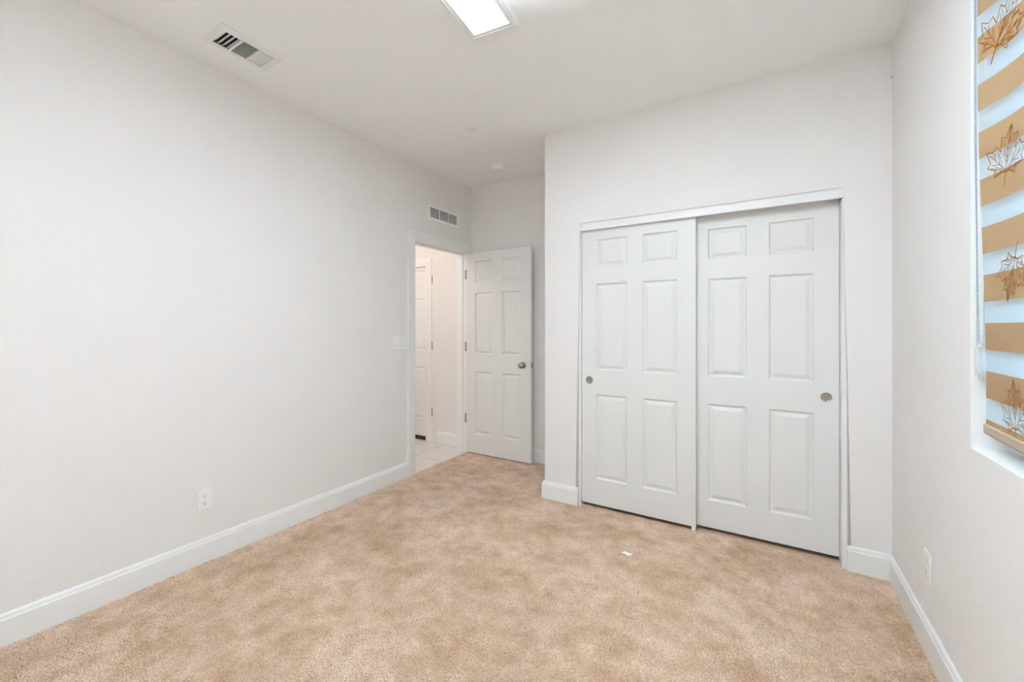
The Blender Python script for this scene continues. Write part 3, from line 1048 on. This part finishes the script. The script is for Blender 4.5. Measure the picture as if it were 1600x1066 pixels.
def leaf(bm, yc, zc, size, rot):
    """A skeleton maple leaf printed on the cloth."""
    co, si = math.cos(rot), math.sin(rot)

    def put(p):
        u, v = p[0] * size, (p[1] - 0.45) * size
        y, z = yc - (u * co - v * si), zc + (u * si + v * co)
        y = min(y, BL_Y1 - 0.002)
        return y, z

    def ribbon(p, q, w):
        n = max(1, int(math.hypot(p[0] - q[0], p[1] - q[1]) * size / 0.03))
        pts = [put((p[0] + (q[0] - p[0]) * i / n, p[1] + (q[1] - p[1]) * i / n)) for i in range(n + 1)]
        for a, b_ in zip(pts, pts[1:]):
            dy, dz = b_[0] - a[0], b_[1] - a[1]
            l = math.hypot(dy, dz)
            if l < 1e-6:
                continue
            ny, nz_ = -dz / l * w / 2, dy / l * w / 2
            q4 = [(a[0] + ny, a[1] + nz_), (b_[0] + ny, b_[1] + nz_), (b_[0] - ny, b_[1] - nz_), (a[0] - ny, a[1] - nz_)]
            f = bm.faces.new([bm.verts.new((shade_x(y, z) - 0.0009, y, z)) for y, z in q4])
            f.material_index = 2
    for sgn in (1, -1):
        pts = [(x * sgn, y) for x, y in HALF]
        for a, b_ in zip(pts, pts[1:]):
            ribbon(a, b_, 0.0026)
        for a, b_ in VEINS:
            ribbon((a[0] * sgn, a[1]), (b_[0] * sgn, b_[1]), 0.0020)
    ribbon((0, 0), (0.03, -0.32), 0.0036)


bm = bmesh.new()
cloth(bm, 0.0, 0.0)
leaves = [(1.742, 2.160, 0.135, -0.45), (1.722, 1.785, 0.130, -0.15), (1.680, 1.425, 0.125, 2.89), (1.640, 1.075, 0.135, 0.12)]
for l in leaves:
    leaf(bm, *l)
for i in range(5):
    leaf(bm, 1.25 - 0.27 * (i % 2), 2.2 - 0.28 * i, 0.135, 0.6 * i)
obj('front_cloth', bm, ['sheer', 'blind_band', 'blind_print'], bl)
bm = bmesh.new()
cloth(bm, 0.022, -0.012)
obj('back_cloth', bm, ['back_sheer', 'blind_band'], bl)
# hem bar follows the cloth
bm = bmesh.new()
ringp = []
for y in ys:
    x = shade_x(y, BL_Z0 + 0.02)
    ringp.append([bm.verts.new((x + dx, y, BL_Z0 + dz)) for dx, dz in ((-0.004, 0.0), (-0.006, 0.004), (-0.006, 0.026), (-0.003, 0.030), (0.026, 0.030), (0.029, 0.026), (0.029, 0.004), (0.026, 0.0))])
for a, b_ in zip(ringp, ringp[1:]):
    for i in range(8):
        j = (i + 1) % 8
        bm.faces.new((a[i], a[j], b_[j], b_[i]))
bm.faces.new(ringp[0])
bm.faces.new(list(reversed(ringp[-1])))
tag(obj('hem_bar', bm, 'blind_rail', bl), 'tan fabric-covered hem bar')
bm = boxes(((0.557, BL_Y0 - 0.012, BL_Z1 - 0.004), (0.630, BL_Y1 + 0.014, WIN_Z1 - 0.002), 0.006, 3))
obj('head_rail', bm, 'white_metal', bl)
# bead chain loop
bm = bmesh.new()
for (dx, dy) in ((0.0, 0.0), (0.016, 0.001)):
    z = 1.225
    while z < BL_Z1:
        cx_ = shade_x(BL_Y1, z)
        x = 0.5545 + dx + max(0, (1.9 - z)) * 0.012
        lathe(bm, [(0, -0.0022), (0.0016, -0.0015), (0.0023, 0), (0.0016, 0.0015), (0, 0.0022)], (x, 1.842 + dy, z), (0, 0, 1), 8)
        z += 0.0062
    lathe(bm, [(0.0006, 0), (0.0006, BL_Z1 - 1.225)], (0.558 + dx, 1.842 + dy, 1.225), (0, 0, 1), 6)
tag(obj('bead_chain', bm, 'chain_plastic', bl, smooth=60), 'grey bead chain')
# chain tensioner clipped to the reveal
bm = bmesh.new()
box(bm, (0.561, 1.8345, 1.125), (0.592, 1.8470, 1.240), 0.004, 3)
box(bm, (0.555, 1.833, 1.140), (0.567, 1.8450, 1.228), 0.003, 2)
lathe(bm, [(0, -0.004), (0.014, -0.004), (0.014, 0.004), (0, 0.004)], (0.572, 1.841, 1.150), (0, 1, 0), 24)
tag(obj('chain_tensioner', bm, 'clear_plastic', bl), 'clear plastic chain tensioner')

# ------------------------------------------------------------------ hallway lamp
hx_, hy_ = -3.45, 2.15
hl = thing('hall_ceiling_light', 'round warm ceiling light in the hallway beyond the doorway', 'ceiling light', (hx_, hy_, ZC))
bm = bmesh.new()
lathe(bm, [(0.16, 0), (0.165, -0.01), (0.16, -0.025), (0.145, -0.03)], (hx_, hy_, ZC), (0, 0, 1), 40)
obj('lamp_base', bm, 'white_metal', hl, smooth=40)
bm = bmesh.new()
lathe(bm, [(0.146, -0.026), (0.14, -0.045), (0.115, -0.065), (0.07, -0.08), (0, -0.086)], (hx_, hy_, ZC), (0, 0, 1), 40)
obj('lamp_shade', bm, 'hall_diffuser', hl, smooth=60)
ld = bpy.data.lights.new('hall_lamp', 'POINT')
ld.energy = HALL_POWER
ld.color = (1.0, 0.89, 0.82)
ld.shadow_soft_size = 0.12
lo = bpy.data.objects.new('hall_lamp', ld)
COL.objects.link(lo)
lo.location = (hx_, hy_, ZC - 0.22)
